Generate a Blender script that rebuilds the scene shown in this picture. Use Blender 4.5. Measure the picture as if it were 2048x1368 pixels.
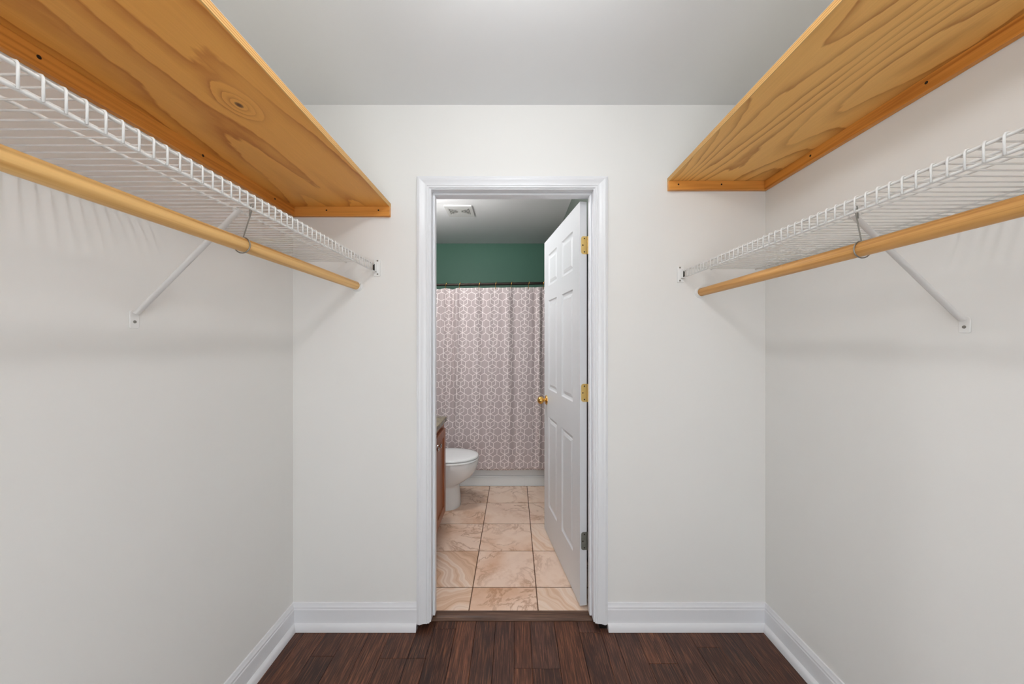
import bpy, bmesh, math, random
from mathutils import Vector, Matrix

# ------------------------------------------------------------------ camera, world, exposure
for o in list(bpy.data.objects):
    bpy.data.objects.remove(o)
S = bpy.context.scene
COL = S.collection
F, VX, VY, CH = 723.0, 1028.0, 685.0, 1.332        # focal length and vanishing point in 2048x1368 px, camera height

cam_d = bpy.data.cameras.new('camera')
cam_d.sensor_width = 36.0
cam_d.lens = F / 2048 * 36.0
cam_d.shift_x = -(VX - 1024) / 2048
cam_d.shift_y = (VY - 684) / 2048
cam_d.clip_start = 0.02
cam = bpy.data.objects.new('camera', cam_d)
COL.objects.link(cam)
cam.location = (0, 0, CH)
cam.rotation_euler = (math.pi / 2, 0, 0)
S.camera = cam

world = bpy.data.worlds.new('world')
S.world = world
world.use_nodes = True
wb = world.node_tree.nodes['Background']
wb.inputs[0].default_value = (0.92, 0.965, 1.0, 1)     # fill light added from behind the camera, entering by the open entry
wb.inputs[1].default_value = 4.8
S.view_settings.view_transform = 'Standard'
S.view_settings.look = 'None'
S.view_settings.exposure = 0.0
S.view_settings.gamma = 1.0
S.view_settings.use_curve_mapping = False

LAMP_STRENGTH = 100.0
BATH_STRENGTH = 300.0
FILL_STRENGTH = 125.0

# photo pixel -> metres on the plane at depth y
def PX(px, y): return (px - VX) * y / F
def PZ(py, y): return CH + (VY - py) * y / F

# main planes
YW = 1.687            # closet back wall
YB = 1.800            # its bathroom face
YR = -0.75            # wall behind the camera
XL, XR = -1.031, 1.1736
ZC = 2.440
BXL, BXR = -1.08, 0.445
BYB = 4.046
TZ = 0.015            # top of the bathroom tiles

# ------------------------------------------------------------------ helpers
WPOS = {}
def finish(o, parent, world_loc):
    COL.objects.link(o)
    WPOS[o.name] = Vector(world_loc)
    if parent is not None:
        o.parent = parent
        o.location = Vector(world_loc) - WPOS[parent.name]
    else:
        o.location = world_loc
    return o

def tag(o, label=None, cat=None, group=None, kind=None):
    if label: o['label'] = label
    if cat: o['category'] = cat
    if group: o['group'] = group
    if kind: o['kind'] = kind
    return o

def obj(name, bm, mat, parent=None, smooth=None, bevel=0.0, keep_origin=False):
    bmesh.ops.recalc_face_normals(bm, faces=bm.faces)
    me = bpy.data.meshes.new(name)
    bm.to_mesh(me); bm.free()
    if keep_origin:
        c = Vector((0, 0, 0))
    else:
        xs = [v.co for v in me.vertices]
        mn = Vector([min(v[i] for v in xs) for i in range(3)])
        mx = Vector([max(v[i] for v in xs) for i in range(3)])
        c = (mn + mx) / 2
        c.z = mn.z
        me.transform(Matrix.Translation(-c))
    me.materials.append(mat)
    if smooth:
        me.shade_smooth()
        me.set_sharp_from_angle(angle=math.radians(smooth))
    o = bpy.data.objects.new(name, me)
    if bevel:
        m = o.modifiers.new('bevel', 'BEVEL'); m.width = bevel; m.segments = 2; m.limit_method = 'ANGLE'
    return finish(o, parent, c)

def empty(name, loc, label=None, cat=None, group=None, kind=None, parent=None):
    o = bpy.data.objects.new(name, None)
    o.empty_display_size = 0.1
    finish(o, parent, loc)
    return tag(o, label, cat, group, kind)

def B(bm, x0, x1, y0, y1, z0, z1):
    vs = [bm.verts.new((x, y, z)) for x in (x0, x1) for y in (y0, y1) for z in (z0, z1)]
    for f in ((0, 1, 3, 2), (4, 6, 7, 5), (0, 4, 5, 1), (2, 3, 7, 6), (0, 2, 6, 4), (1, 5, 7, 3)):
        bm.faces.new([vs[i] for i in f])
    return vs

def box(x0, x1, y0, y1, z0, z1):
    bm = bmesh.new(); B(bm, x0, x1, y0, y1, z0, z1); return bm

def tube(bm, pts, r, n=8, closed=False):
    pts = [Vector(p) for p in pts]
    rings = []
    N = len(pts)
    prev = None
    for i, p in enumerate(pts):
        if closed:
            t = (pts[(i + 1) % N] - pts[i - 1]).normalized()
        else:
            t = (pts[min(i + 1, N - 1)] - pts[max(i - 1, 0)]).normalized()
        if prev is None:
            a = Vector((0, 0, 1)) if abs(t.z) < 0.9 else Vector((1, 0, 0))
            u = t.cross(a).normalized()
        else:
            u = (prev - t * prev.dot(t)).normalized()
        prev = u
        w = t.cross(u)
        rings.append([bm.verts.new(p + (u * math.cos(2 * math.pi * k / n) + w * math.sin(2 * math.pi * k / n)) * r) for k in range(n)])
    for i in range(N if closed else N - 1):
        a, b = rings[i], rings[(i + 1) % N]
        for k in range(n):
            bm.faces.new((a[k], a[(k + 1) % n], b[(k + 1) % n], b[k]))
    if not closed:
        bm.faces.new(rings[0]); bm.faces.new(list(reversed(rings[-1])))

def mk_tube(pts, r, n=8, closed=False):
    bm = bmesh.new(); tube(bm, pts, r, n, closed); return bm

def lathe(profile, n=24, M=None, closed=True):
    """profile: list of (radius, height) spun around local z"""
    bm = bmesh.new()
    rings = []
    for r, h in profile:
        if r < 1e-6:
            rings.append([bm.verts.new((0, 0, h))])
        else:
            rings.append([bm.verts.new((r * math.cos(2 * math.pi * k / n), r * math.sin(2 * math.pi * k / n), h)) for k in range(n)])
    for a, b in zip(rings[:-1], rings[1:]):
        for k in range(n):
            k2 = (k + 1) % n
            if len(a) == 1 and len(b) == 1: continue
            if len(a) == 1: bm.faces.new((a[0], b[k], b[k2]))
            elif len(b) == 1: bm.faces.new((a[k], a[k2], b[0]))
            else: bm.faces.new((a[k], a[k2], b[k2], b[k]))
    for ring, f in ((rings[0], True), (rings[-1], False)):
        if len(ring) > 1: bm.faces.new(ring)
    if M is not None: bm.transform(M)
    return bm

def prism(outline, z0, z1, M=None):
    bm = bmesh.new()
    a = [bm.verts.new((x, y, z0)) for x, y in outline]
    b = [bm.verts.new((x, y, z1)) for x, y in outline]
    n = len(a)
    for k in range(n):
        bm.faces.new((a[k], a[(k + 1) % n], b[(k + 1) % n], b[k]))
    bm.faces.new(list(reversed(a))); bm.faces.new(b)
    if M is not None: bm.transform(M)
    return bm

def loft(rings, cap=True):
    bm = bmesh.new()
    R = [[bm.verts.new(p) for p in ring] for ring in rings]
    n = len(R[0])
    for a, b in zip(R[:-1], R[1:]):
        for k in range(n):
            bm.faces.new((a[k], a[(k + 1) % n], b[(k + 1) % n], b[k]))
    if cap:
        bm.faces.new(list(reversed(R[0]))); bm.faces.new(R[-1])
    return bm

def frame_matrix(origin, xa, ya, za):
    M = Matrix((xa, ya, za)).transposed().to_4x4()
    M.translation = origin
    return M

# ------------------------------------------------------------------ materials
def srgb(r, g, b):
    f = lambda c: (c / 255 / 12.92) if c / 255 <= 0.04045 else ((c / 255 + 0.055) / 1.055) ** 2.4
    return (f(r), f(g), f(b), 1.0)

class NT:
    def __init__(s, name, rough=0.5, metal=0.0, spec=0.5):
        s.m = bpy.data.materials.new(name); s.m.use_nodes = True
        s.t = s.m.node_tree
        s.b = s.t.nodes['Principled BSDF']
        s.b.inputs['Roughness'].default_value = rough
        s.b.inputs['Metallic'].default_value = metal
        s.b.inputs['Specular IOR Level'].default_value = spec
    def n(s, typ, **kw):
        nd = s.t.nodes.new(typ)
        for k, v in kw.items(): setattr(nd, k, v)
        return nd
    def l(s, a, b): s.t.links.new(a, b)
    def put(s, sock, v):
        if isinstance(v, bpy.types.NodeSocket): s.l(v, sock)
        else: sock.default_value = v
    def math(s, op, a, b=None, c=None, clamp=False):
        nd = s.n('ShaderNodeMath', operation=op, use_clamp=clamp)
        s.put(nd.inputs[0], a)
        if b is not None: s.put(nd.inputs[1], b)
        if c is not None: s.put(nd.inputs[2], c)
        return nd.outputs[0]
    def vmath(s, op, a, b=None, scale=None):
        nd = s.n('ShaderNodeVectorMath', operation=op)
        s.put(nd.inputs[0], a)
        if b is not None: s.put(nd.inputs[1], b)
        if scale is not None: s.put(nd.inputs['Scale'], scale)
        return nd.outputs['Value'] if op in ('DOT_PRODUCT', 'LENGTH') else nd.outputs[0]
    def noise(s, vec, scale=5, detail=3, rough=0.5, dist=0.0):
        nd = s.n('ShaderNodeTexNoise')
        if vec is not None: s.l(vec, nd.inputs['Vector'])
        nd.inputs['Scale'].default_value = scale; nd.inputs['Detail'].default_value = detail
        nd.inputs['Roughness'].default_value = rough; nd.inputs['Distortion'].default_value = dist
        return nd.outputs[0]
    def ramp(s, fac, stops):
        nd = s.n('ShaderNodeValToRGB')
        e = nd.color_ramp.elements
        while len(e) < len(stops): e.new(0.5)
        for el, (p, c) in zip(e, stops):
            el.position = p; el.color = c
        s.l(fac, nd.inputs[0])
        return nd.outputs[0]
    def mix(s, fac, a, b, typ='MIX'):
        nd = s.n('ShaderNodeMix', data_type='RGBA', blend_type=typ)
        s.put(nd.inputs[0], fac); s.put(nd.inputs[6], a); s.put(nd.inputs[7], b)
        return nd.outputs[2]
    def pos(s): return s.n('ShaderNodeNewGeometry').outputs['Position']
    def objco(s): return s.n('ShaderNodeTexCoord').outputs['Object']
    def rnd(s): return s.n('ShaderNodeObjectInfo').outputs['Random']
    def xyz(s, v):
        nd = s.n('ShaderNodeSeparateXYZ'); s.l(v, nd.inputs[0]); return nd.outputs
    def comb(s, x, y, z):
        nd = s.n('ShaderNodeCombineXYZ')
        for i, v in enumerate((x, y, z)): s.put(nd.inputs[i], v)
        return nd.outputs[0]
    def color(s, c): s.put(s.b.inputs['Base Color'], c)
    def bump(s, h, strength=0.2, dist=0.002):
        nd = s.n('ShaderNodeBump'); nd.inputs['Strength'].default_value = strength; nd.inputs['Distance'].default_value = dist
        s.l(h, nd.inputs['Height']); s.l(nd.outputs[0], s.b.inputs['Normal'])

def paint(name, c, rough=0.6, var=0.03, bump=0.08, spec=0.3):
    t = NT(name, rough, 0, spec)
    p = t.pos()
    n = t.noise(p, 3.0, 4)
    c2 = tuple(x * (1 - var) for x in c[:3]) + (1,)
    t.color(t.mix(n, c, c2))
    if bump: t.bump(t.noise(p, 160, 2), bump, 0.001)
    return t.m

def plain(name, c, rough=0.4, metal=0.0, spec=0.5, var=0.04):
    t = NT(name, rough, metal, spec)
    n = t.noise(t.objco(), 40, 2)
    t.color(t.mix(n, c, tuple(x * (1 - var) for x in c[:3]) + (1,)))
    return t.m

def emit(name, c, strength):
    t = NT(name, 0.3)
    t.color(c)
    t.b.inputs['Emission Color'].default_value = c
    t.b.inputs['Emission Strength'].default_value = strength
    return t.m

M_wall = paint('warm_grey_wall_paint', srgb(236, 235, 232), 0.62)
M_ceil = paint('ceiling_paint', srgb(236, 237, 238), 0.8, 0.02)
M_bceil = paint('bathroom_ceiling_paint', srgb(236, 236, 236), 0.8, 0.02)
M_green = paint('green_bathroom_paint', srgb(84, 124, 106), 0.5, 0.08)
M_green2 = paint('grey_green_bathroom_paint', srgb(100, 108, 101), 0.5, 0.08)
M_bbounce = paint('pale_bounce_bathroom_paint', srgb(178, 181, 179), 0.5, 0.05)  # pale tone picked for unseen walls to bounce more neutral light
M_trim = paint('white_trim_paint', srgb(233, 234, 237), 0.32, 0.01, 0.0, 0.5)
M_door = paint('white_door_paint', srgb(216, 217, 219), 0.38, 0.01, 0.0, 0.5)
M_vinyl = plain('white_vinyl_coated_wire', srgb(228, 227, 224), 0.35)
M_brace = plain('white_enamel_steel', srgb(222, 220, 217), 0.35)
M_plastic = plain('white_plastic', srgb(238, 238, 236), 0.4)
M_steel = plain('galvanised_wire', srgb(150, 148, 142), 0.35, 0.9)
M_dark = plain('dark_screw_metal', srgb(48, 38, 30), 0.5, 0.6)
M_slotshade = plain('slot_shade_black', srgb(40, 39, 38), 0.8)  # black that stands for the shade inside slots
M_brass = plain('polished_brass', srgb(226, 178, 98), 0.16, 1.0)
M_hbrass = plain('satin_brass_hinge', srgb(222, 190, 118), 0.35, 0.75)
M_zinc = plain('worn_zinc_hinge', srgb(150, 150, 140), 0.4, 0.7, var=0.5)
M_chrome = plain('chrome', srgb(220, 220, 222), 0.12, 1.0)
M_bronze = plain('dark_bronze_rod', srgb(46, 36, 31), 0.35, 0.6)
M_porc = plain('white_porcelain', srgb(232, 233, 233), 0.08, 0, 0.6, 0.0)
M_tub = plain('white_acrylic', srgb(232, 234, 234), 0.15, 0, 0.5, 0.0)
M_grout = paint('brown_grout', srgb(112, 84, 64), 0.9, 0.2)
M_sub = plain('dark_subfloor', srgb(34, 24, 20), 0.9)
M_vent = plain('vent_plastic', srgb(226, 224, 221), 0.5)
M_mirror = plain('mirror_glass', srgb(225, 230, 228), 0.02, 1.0, var=0.0)

def plywood(name, base, dark, knot=None, freq=9.0, seed=0.0, lo=0.42, sx=3.4, sy=0.5):
    t = NT(name, 0.42, 0, 0.35)
    x, y, z = t.xyz(t.pos())
    v = t.comb(t.math('MULTIPLY_ADD', x, sx, seed), t.math('MULTIPLY_ADD', y, sy, seed), z)
    n = t.noise(v, 1.0, 1.5, 0.4)
    f = t.math('MULTIPLY', n, freq)
    f = t.math('MULTIPLY_ADD', x, 9.0, f)
    v2 = t.comb(t.math('MULTIPLY', x, 26), t.math('MULTIPLY', y, 7), seed)
    jit = t.noise(v2, 1.0, 3, 0.6)
    f = t.math('MULTIPLY_ADD', jit, 0.55, f)
    if knot:
        kx, ky = knot
        dx = t.math('MULTIPLY', t.math('SUBTRACT', x, kx), 1.7)
        dy = t.math('MULTIPLY', t.math('SUBTRACT', y, ky), 1.15)
        r2 = t.math('ADD', t.math('MULTIPLY', dx, dx), t.math('MULTIPLY', dy, dy))
        r2 = t.math('MULTIPLY', r2, t.math('MULTIPLY_ADD', jit, 1.4, 0.3))
        g = t.math('EXPONENT', t.math('MULTIPLY', r2, -260.0))
        f = t.math('MULTIPLY_ADD', g, 3.0, f)
    s = t.math('FRACT', f)
    band = t.ramp(s, [(0.0, (0, 0, 0, 1)), (lo, (0.08, 0.08, 0.08, 1)), (0.78, (0.55, 0.55, 0.55, 1)), (0.93, (1, 1, 1, 1)), (1.0, (0, 0, 0, 1))])
    amt = t.noise(t.comb(t.math('MULTIPLY', x, 6), t.math('MULTIPLY', y, 2.5), seed), 1.0, 2)
    band = t.math('MULTIPLY', band, t.ramp(amt, [(0.3, (0.35, 0.35, 0.35, 1)), (0.6, (1, 1, 1, 1))]))
    fine = t.noise(t.comb(t.math('MULTIPLY', x, 260), t.math('MULTIPLY', y, 8), t.math('MULTIPLY', z, 260)), 1.0, 3, 0.6)
    c = t.mix(band, base, dark)
    c = t.mix(t.math('MULTIPLY', fine, 0.35), c, dark)
    big = t.noise(v, 0.7, 2)
    c = t.mix(t.math('MULTIPLY', big, 0.25), c, tuple(q * 0.75 for q in base[:3]) + (1,))
    if knot:
        core = t.ramp(t.math('MULTIPLY', r2, 4200), [(0.0, (1, 1, 1, 1)), (0.5, (0.75, 0.75, 0.75, 1)), (1.0, (0, 0, 0, 1))])
        c = t.mix(core, c, srgb(88, 46, 18))
    t.color(c)
    t.bump(fine, 0.06, 0.001)
    return t.m

M_plyL = plywood('left_plywood', srgb(248, 182, 90), srgb(186, 108, 32), (-0.728, 0.957), 12.0, 3.3, 0.42, 3.0, 0.55)
M_plyR = plywood('right_plywood', srgb(252, 198, 114), srgb(178, 112, 42), None, 22.0, 11.7, 0.5, 3.2, 0.6)

def board(name, base, dark, axis='Y', f=60.0):
    """solid softwood with fine grain along one axis"""
    t = NT(name, 0.42, 0, 0.35)
    x, y, z = t.xyz(t.pos())
    k = 1.4
    if axis == 'Y': v = t.comb(t.math('MULTIPLY', x, f), t.math('MULTIPLY', y, k), t.math('MULTIPLY', z, f))
    else: v = t.comb(t.math('MULTIPLY', x, k), t.math('MULTIPLY', y, f), t.math('MULTIPLY', z, f))
    n = t.noise(v, 1.0, 3, 0.6, 0.5)
    c = t.ramp(n, [(0.25, dark), (0.5, base), (0.8, tuple(min(1, q * 1.12) for q in base[:3]) + (1,))])
    t.color(c)
    t.bump(n, 0.05, 0.001)
    return t.m

M_cleatY = board('orange_pine_side_cleat', srgb(220, 148, 66), srgb(176, 102, 36), 'Y', 50)
M_cleatX = board('orange_pine_end_cleat', srgb(220, 152, 74), srgb(172, 104, 42), 'X', 50)
M_rodL = board('pale_wood_rod', srgb(232, 186, 118), srgb(200, 144, 74), 'Y', 90)
M_rodR = board('tan_wood_rod', srgb(216, 162, 94), srgb(176, 116, 54), 'Y', 90)
def plyedge():
    t = NT('plywood_edge', 0.5, 0, 0.3)
    x, y, z = t.xyz(t.objco())
    s = t.math('FRACT', t.math('MULTIPLY', z, 165.0))
    n = t.noise(t.comb(x, t.math('MULTIPLY', y, 30), t.math('MULTIPLY', z, 300)), 1, 3)
    c = t.mix(t.math('GREATER_THAN', s, 0.5), srgb(232, 190, 122), srgb(198, 146, 82))
    t.color(t.mix(t.math('MULTIPLY', n, 0.4), c, srgb(170, 112, 56)))
    return t.m
M_plyedge = plyedge()
M_bounce = board('pale_bounce_sheet', srgb(226, 212, 188), srgb(204, 184, 152), 'Y', 50)  # pale tone made up for the unseen sheet on the shelf tops

def plank_mat():
    t = NT('dark_walnut_laminate', 0.36, 0, 0.4)
    x, y, z = t.xyz(t.objco())
    r = t.rnd()
    off = t.math('MULTIPLY', r, 37.0)
    v = t.comb(t.math('MULTIPLY_ADD', x, 9, off), t.math('MULTIPLY_ADD', y, 1.6, off), off)
    n = t.noise(v, 1.0, 3, 0.55, 0.6)
    rings = t.math('FRACT', t.math('MULTIPLY', n, 7.0))
    fine = t.noise(t.comb(t.math('MULTIPLY_ADD', x, 260, off), t.math('MULTIPLY', y, 9), off), 1.0, 4, 0.65)
    patch = t.noise(t.comb(t.math('MULTIPLY_ADD', x, 12, off), t.math('MULTIPLY_ADD', y, 5, off), 0.0), 1.0, 2)
    base = t.ramp(r, [(0.0, srgb(72, 44, 34)), (0.3, srgb(106, 66, 48)), (0.6, srgb(126, 78, 56)), (0.8, srgb(92, 58, 46)), (1.0, srgb(104, 74, 64))])
    c = t.mix(t.math('MULTIPLY', rings, 0.5), base, srgb(56, 34, 26))
    c = t.mix(t.ramp(fine, [(0.38, (0.75, 0.75, 0.75, 1)), (0.6, (0, 0, 0, 1))]), c, srgb(44, 26, 22))
    c = t.mix(t.ramp(patch, [(0.55, (0, 0, 0, 1)), (0.75, (0.7, 0.7, 0.7, 1))]), c, srgb(48, 36, 34))
    c = t.mix(t.ramp(fine, [(0.52, (0, 0, 0, 1)), (0.72, (0.5, 0.5, 0.5, 1))]), c, srgb(164, 108, 74))
    t.color(c)
    t.bump(fine, 0.12, 0.001)
    return t.m
M_plank = plank_mat()

def thresh_mat():
    t = NT('threshold_walnut', 0.4, 0, 0.4)
    x, y, z = t.xyz(t.objco())
    n = t.noise(t.comb(t.math('MULTIPLY', x, 5), t.math('MULTIPLY', y, 140), t.math('MULTIPLY', z, 140)), 1, 4, 0.6)
    t.color(t.ramp(n, [(0.3, srgb(62, 42, 33)), (0.55, srgb(96, 70, 56)), (0.75, srgb(128, 100, 82))]))
    return t.m
M_thresh = thresh_mat()

def tile_mat(name, banded):
    t = NT(name, 0.3, 0, 0.4)
    x, y, z = t.xyz(t.objco())
    off = t.math('MULTIPLY', t.rnd(), 50.0)
    v = t.comb(t.math('ADD', x, off), t.math('ADD', y, off), off)
    base = t.ramp(t.noise(v, 3.2, 4, 0.55), [(0.3, srgb(226, 196, 176)), (0.5, srgb(236, 210, 190)), (0.7, srgb(218, 180, 152))])
    if banded:
        d = t.math('ADD', t.math('MULTIPLY', x, banded[0]), t.math('MULTIPLY', y, banded[1]))
        d = t.math('MULTIPLY_ADD', t.noise(v, 4.0, 2), 0.25, d)
        w = t.noise(t.comb(t.math('MULTIPLY', d, 16.0), off, 0.0), 1.0, 4, 0.6)
        c = t.ramp(w, [(0.3, srgb(186, 142, 110)), (0.45, srgb(222, 188, 160)), (0.55, srgb(236, 214, 196)), (0.68, srgb(200, 160, 128))])
    else:
        c = base
        n2 = t.noise(v, 5.0, 6, 0.62, 0.7)
        vein = t.math('SUBTRACT', 1.0, t.math('MULTIPLY', t.math('ABSOLUTE', t.math('SUBTRACT', n2, 0.5)), 26.0), clamp=True)
        mask = t.ramp(t.noise(v, 4.0, 2), [(0.38, (0, 0, 0, 1)), (0.55, (1, 1, 1, 1))])
        c = t.mix(t.math('MULTIPLY', t.math('MULTIPLY', vein, mask), 0.62), c, srgb(162, 112, 74))
        st = t.ramp(t.noise(v, 6.0, 5, 0.7), [(0.55, (0, 0, 0, 1)), (0.72, (0.55, 0.55, 0.55, 1))])
        c = t.mix(st, c, srgb(190, 140, 100))
    t.color(c)
    t.bump(t.noise(v, 60, 4), 0.12, 0.001)
    return t.m
M_tile = tile_mat('veined_travertine_tile', None)
M_tileA = tile_mat('banded_travertine_tile', (0.75, 0.62))
M_tileB = tile_mat('counter_banded_travertine_tile', (-0.62, 0.8))

def curtain_mat():
    t = NT('printed_polyester', 0.8, 0, 0.15)
    uv = t.n('ShaderNodeUVMap'); uv.uv_map = 'print'
    u, v, _ = t.xyz(uv.outputs[0])                       # in units of the hexagon edge
    s2, h = math.sqrt(3), math.sqrt(3) / 2
    fx = t.math('PINGPONG', u, s2)
    fy = t.math('ADD', t.math('FLOORED_MODULO', t.math('ADD', v, 2.0), 3.0), -2.0)
    p = t.comb(fx, fy, 0.0)
    segs = [((0, 1), (h, .5)), ((h, .5), (h, -.5)), ((h, -.5), (0, -1)), ((0, -1), (0, -2)), ((s2, 1), (s2, 0)),
            ((s2, 0), (h, -.5)), ((s2, -1), (h, -.5)), ((s2, -1), (s2, -2)), ((h, -.5), (h, -1.5)), ((h, -1.5), (s2, -2)),
            ((s2, 1), (h, .5)), ((0, -2), (h, -2.5)), ((s2, -2), (h, -2.5)), ((h, 1.5), (s2, 1))]
    d = None
    for a, b in segs:
        A = Vector((a[0], a[1], 0)); BA = Vector((b[0] - a[0], b[1] - a[1], 0))
        pa = t.vmath('SUBTRACT', p, tuple(A))
        k = t.math('MULTIPLY', t.vmath('DOT_PRODUCT', pa, tuple(BA)), 1.0 / BA.length_squared, clamp=True)
        e = t.vmath('LENGTH', t.vmath('SUBTRACT', pa, t.vmath('SCALE', tuple(BA), scale=k)))
        d = e if d is None else t.math('MINIMUM', d, e)
    line = t.ramp(d, [(0.042, (1, 1, 1, 1)), (0.068, (0, 0, 0, 1))])
    weave = t.noise(t.comb(t.math('MULTIPLY', u, 6), t.math('MULTIPLY', v, 1.2), 0.0), 4.0, 3, 0.6)
    cloth = t.mix(weave, srgb(196, 182, 181), srgb(176, 161, 160))
    t.color(t.mix(line, cloth, srgb(248, 238, 236)))
    return t.m
M_curtain = curtain_mat()

def cherry():
    t = NT('cherry_cabinet_wood', 0.35, 0, 0.4)
    x, y, z = t.xyz(t.pos())
    n = t.noise(t.comb(t.math('MULTIPLY', x, 40), t.math('MULTIPLY', y, 40), t.math('MULTIPLY', z, 2.5)), 1, 4, 0.6, 0.4)
    t.color(t.ramp(n, [(0.3, srgb(120, 66, 40)), (0.55, srgb(158, 96, 64)), (0.75, srgb(178, 116, 82))]))
    return t.m
M_cherry = cherry()
def granite():
    t = NT('brown_green_stone', 0.25, 0, 0.5)
    p = t.pos()
    n = t.noise(p, 60, 5, 0.7)
    t.color(t.ramp(n, [(0.35, srgb(70, 62, 48)), (0.5, srgb(112, 104, 82)), (0.65, srgb(146, 134, 108))]))
    return t.m
M_stone = granite()

# ------------------------------------------------------------------ the room shell
def wall_with_door(name, y0, y1, x0, x1, mat, ox0, ox1, oz, notch=0.46):
    bm = bmesh.new()
    B(bm, x0, -notch, y0, y1, 0, ZC)
    B(bm, notch, x1, y0, y1, 0, ZC)
    B(bm, -notch, ox0, y0, y1, 0.03, ZC)
    B(bm, ox1, notch, y0, y1, 0.03, ZC)
    B(bm, ox0, ox1, y0, y1, oz, ZC)
    return tag(obj(name, bm, mat), 'warm grey closet wall with the bathroom doorway' if mat is M_wall else 'pale grey bathroom wall around the doorway', None, None, 'structure')

JX0, JX1, JZ = PX(862, YW), PX(1187, YW), PZ(379, YW)     # faces of the door jamb
wall_with_door('wall_back', YW, YW + 0.056, XL - 0.1, XR + 0.1, M_wall, JX0 - 0.018, JX1 + 0.018, JZ + 0.018)
wall_with_door('wall_bathroom_front', YW + 0.056, YB, BXL - 0.1, BXR + 0.1, M_bbounce, JX0 - 0.018, JX1 + 0.018, JZ + 0.018, 0.444)
def structure(name, bm, mat, label, **kw):
    return tag(obj(name, bm, mat, **kw), label, None, None, 'structure')
structure('wall_left', box(XL - 0.1, XL, YR - 0.1, YW, 0, ZC), M_wall, 'warm grey closet wall on the left')
structure('wall_right', box(XR, XR + 0.1, YR - 0.1, YW, 0, ZC), M_wall, 'warm grey closet wall on the right')
bm = bmesh.new()
B(bm, XL, -0.42, YR - 0.1, YR, 0, ZC); B(bm, 0.42, XR, YR - 0.1, YR, 0, ZC); B(bm, -0.42, 0.42, YR - 0.1, YR, 2.06, ZC)
structure('wall_rear', bm, M_wall, 'closet wall with the entry behind the camera')
structure('ceiling', box(XL - 0.1, XR + 0.1, YR - 0.1, YW + 0.056, ZC, ZC + 0.06), M_ceil, 'pale grey closet ceiling')
structure('ceiling_bathroom', box(BXL - 0.1, BXR + 0.1, YW + 0.056, BYB + 0.1, ZC, ZC + 0.06), M_bceil, 'pale grey bathroom ceiling')
structure('wall_bathroom_back', box(BXL, BXR, BYB, BYB + 0.1, 0, ZC), M_green, 'green wall above the shower curtain')
structure('wall_bathroom_left', box(BXL - 0.1, BXL, YB, BYB + 0.1, 0, ZC), M_bbounce, 'pale grey bathroom wall behind the vanity')
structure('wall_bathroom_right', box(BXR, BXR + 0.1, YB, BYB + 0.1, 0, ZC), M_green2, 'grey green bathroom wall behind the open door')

# closet floor: subfloor with laminate planks as pieces
random.seed(4)
floor = structure('floor', box(XL - 0.1, XR + 0.1, YR - 0.3, 1.728, -0.06, -0.011), M_sub, 'dark walnut plank floor of the closet')
cuts = [XL - 0.004, -0.96, -0.862, -0.765, -0.66, -0.568, -0.450, -0.373, -0.271, -0.18, -0.087, 0.0, 0.075, 0.19, 0.30,
        0.40, 0.46, 0.56, 0.68, 0.80, 0.90, 1.02, XR + 0.004]
joint = {2: 1.535, 5: 1.525, 6: 1.525, 7: 1.683, 11: 1.478, 12: 1.478, 14: 1.66, 17: 1.50, 19: 1.58}
for i in range(len(cuts) - 1):
    x0, x1 = cuts[i] + 0.0005, cuts[i + 1] - 0.0005
    yend = 1.727 if (x0 > -0.455 and x1 < 0.45) else YW - 0.001
    ys = [YR - 0.25]
    j = joint.get(i, random.uniform(0.7, 1.35))
    js = sorted([j, j - 0.75 - random.random() * 0.3, j - 1.6])
    ys += [q for q in js if q > YR and q < yend - 0.03] + [yend]
    for a, b in zip(ys[:-1], ys[1:]):
        bm = bmesh.new()
        vs = B(bm, x0, x1, a + 0.0005, b - 0.0005, -0.011, 0.0)
        for v in vs:
            pass
        o = obj('plank', bm, M_plank, floor)
        o.modifiers.new('bevel', 'BEVEL').width = 0.0012

# bathroom floor: grout bed with single tiles
bfloor = structure('floor_bathroom', box(BXL, BXR, 1.777, BYB, -0.06, TZ - 0.003), M_grout, 'beige stone tile floor of the bathroom')
P = 0.341
tx = [BXL] + [-0.222 + P * k for k in (-2, -1, 0, 1)] + [BXR]
ty = [1.7765, 1.946, 2.2855, 2.628, 2.969, 3.318]
band = {(3, 0): M_tileA, (4, 0): M_tileA, (2, 0): M_tileB, (2, 1): M_tileA, (4, 2): M_tileA, (1, 1): M_tileB}
for i in range(len(tx) - 1):
    for j in range(len(ty) - 1):
        if i == 3 and j == 0: m = M_tile
        else: m = band.get((i, j), M_tile)
        bm = box(tx[i] + 0.0026, tx[i + 1] - 0.0026, ty[j] + (0.0034 if j else 0), ty[j + 1] - 0.0034, TZ - 0.012, TZ)
        o = obj('tile', bm, m, bfloor)
        mo = o.modifiers.new('bevel', 'BEVEL'); mo.width = 0.0015

# threshold strip
ov = [(1.727, -0.01), (1.727, 0.003), (1.735, 0.0115), (1.745, 0.0135), (1.7755, 0.0155), (1.7755, -0.01)]
bm = bmesh.new()
a = [bm.verts.new((-0.455, y, z)) for y, z in ov]; b = [bm.verts.new((0.444, y, z)) for y, z in ov]
for k in range(len(ov)):
    bm.faces.new((a[k], a[(k + 1) % len(ov)], b[(k + 1) % len(ov)], b[k]))
bm.faces.new(a); bm.faces.new(list(reversed(b)))
structure('trim_3', bm, M_thresh, 'dark wood threshold strip between planks and tiles')

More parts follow.
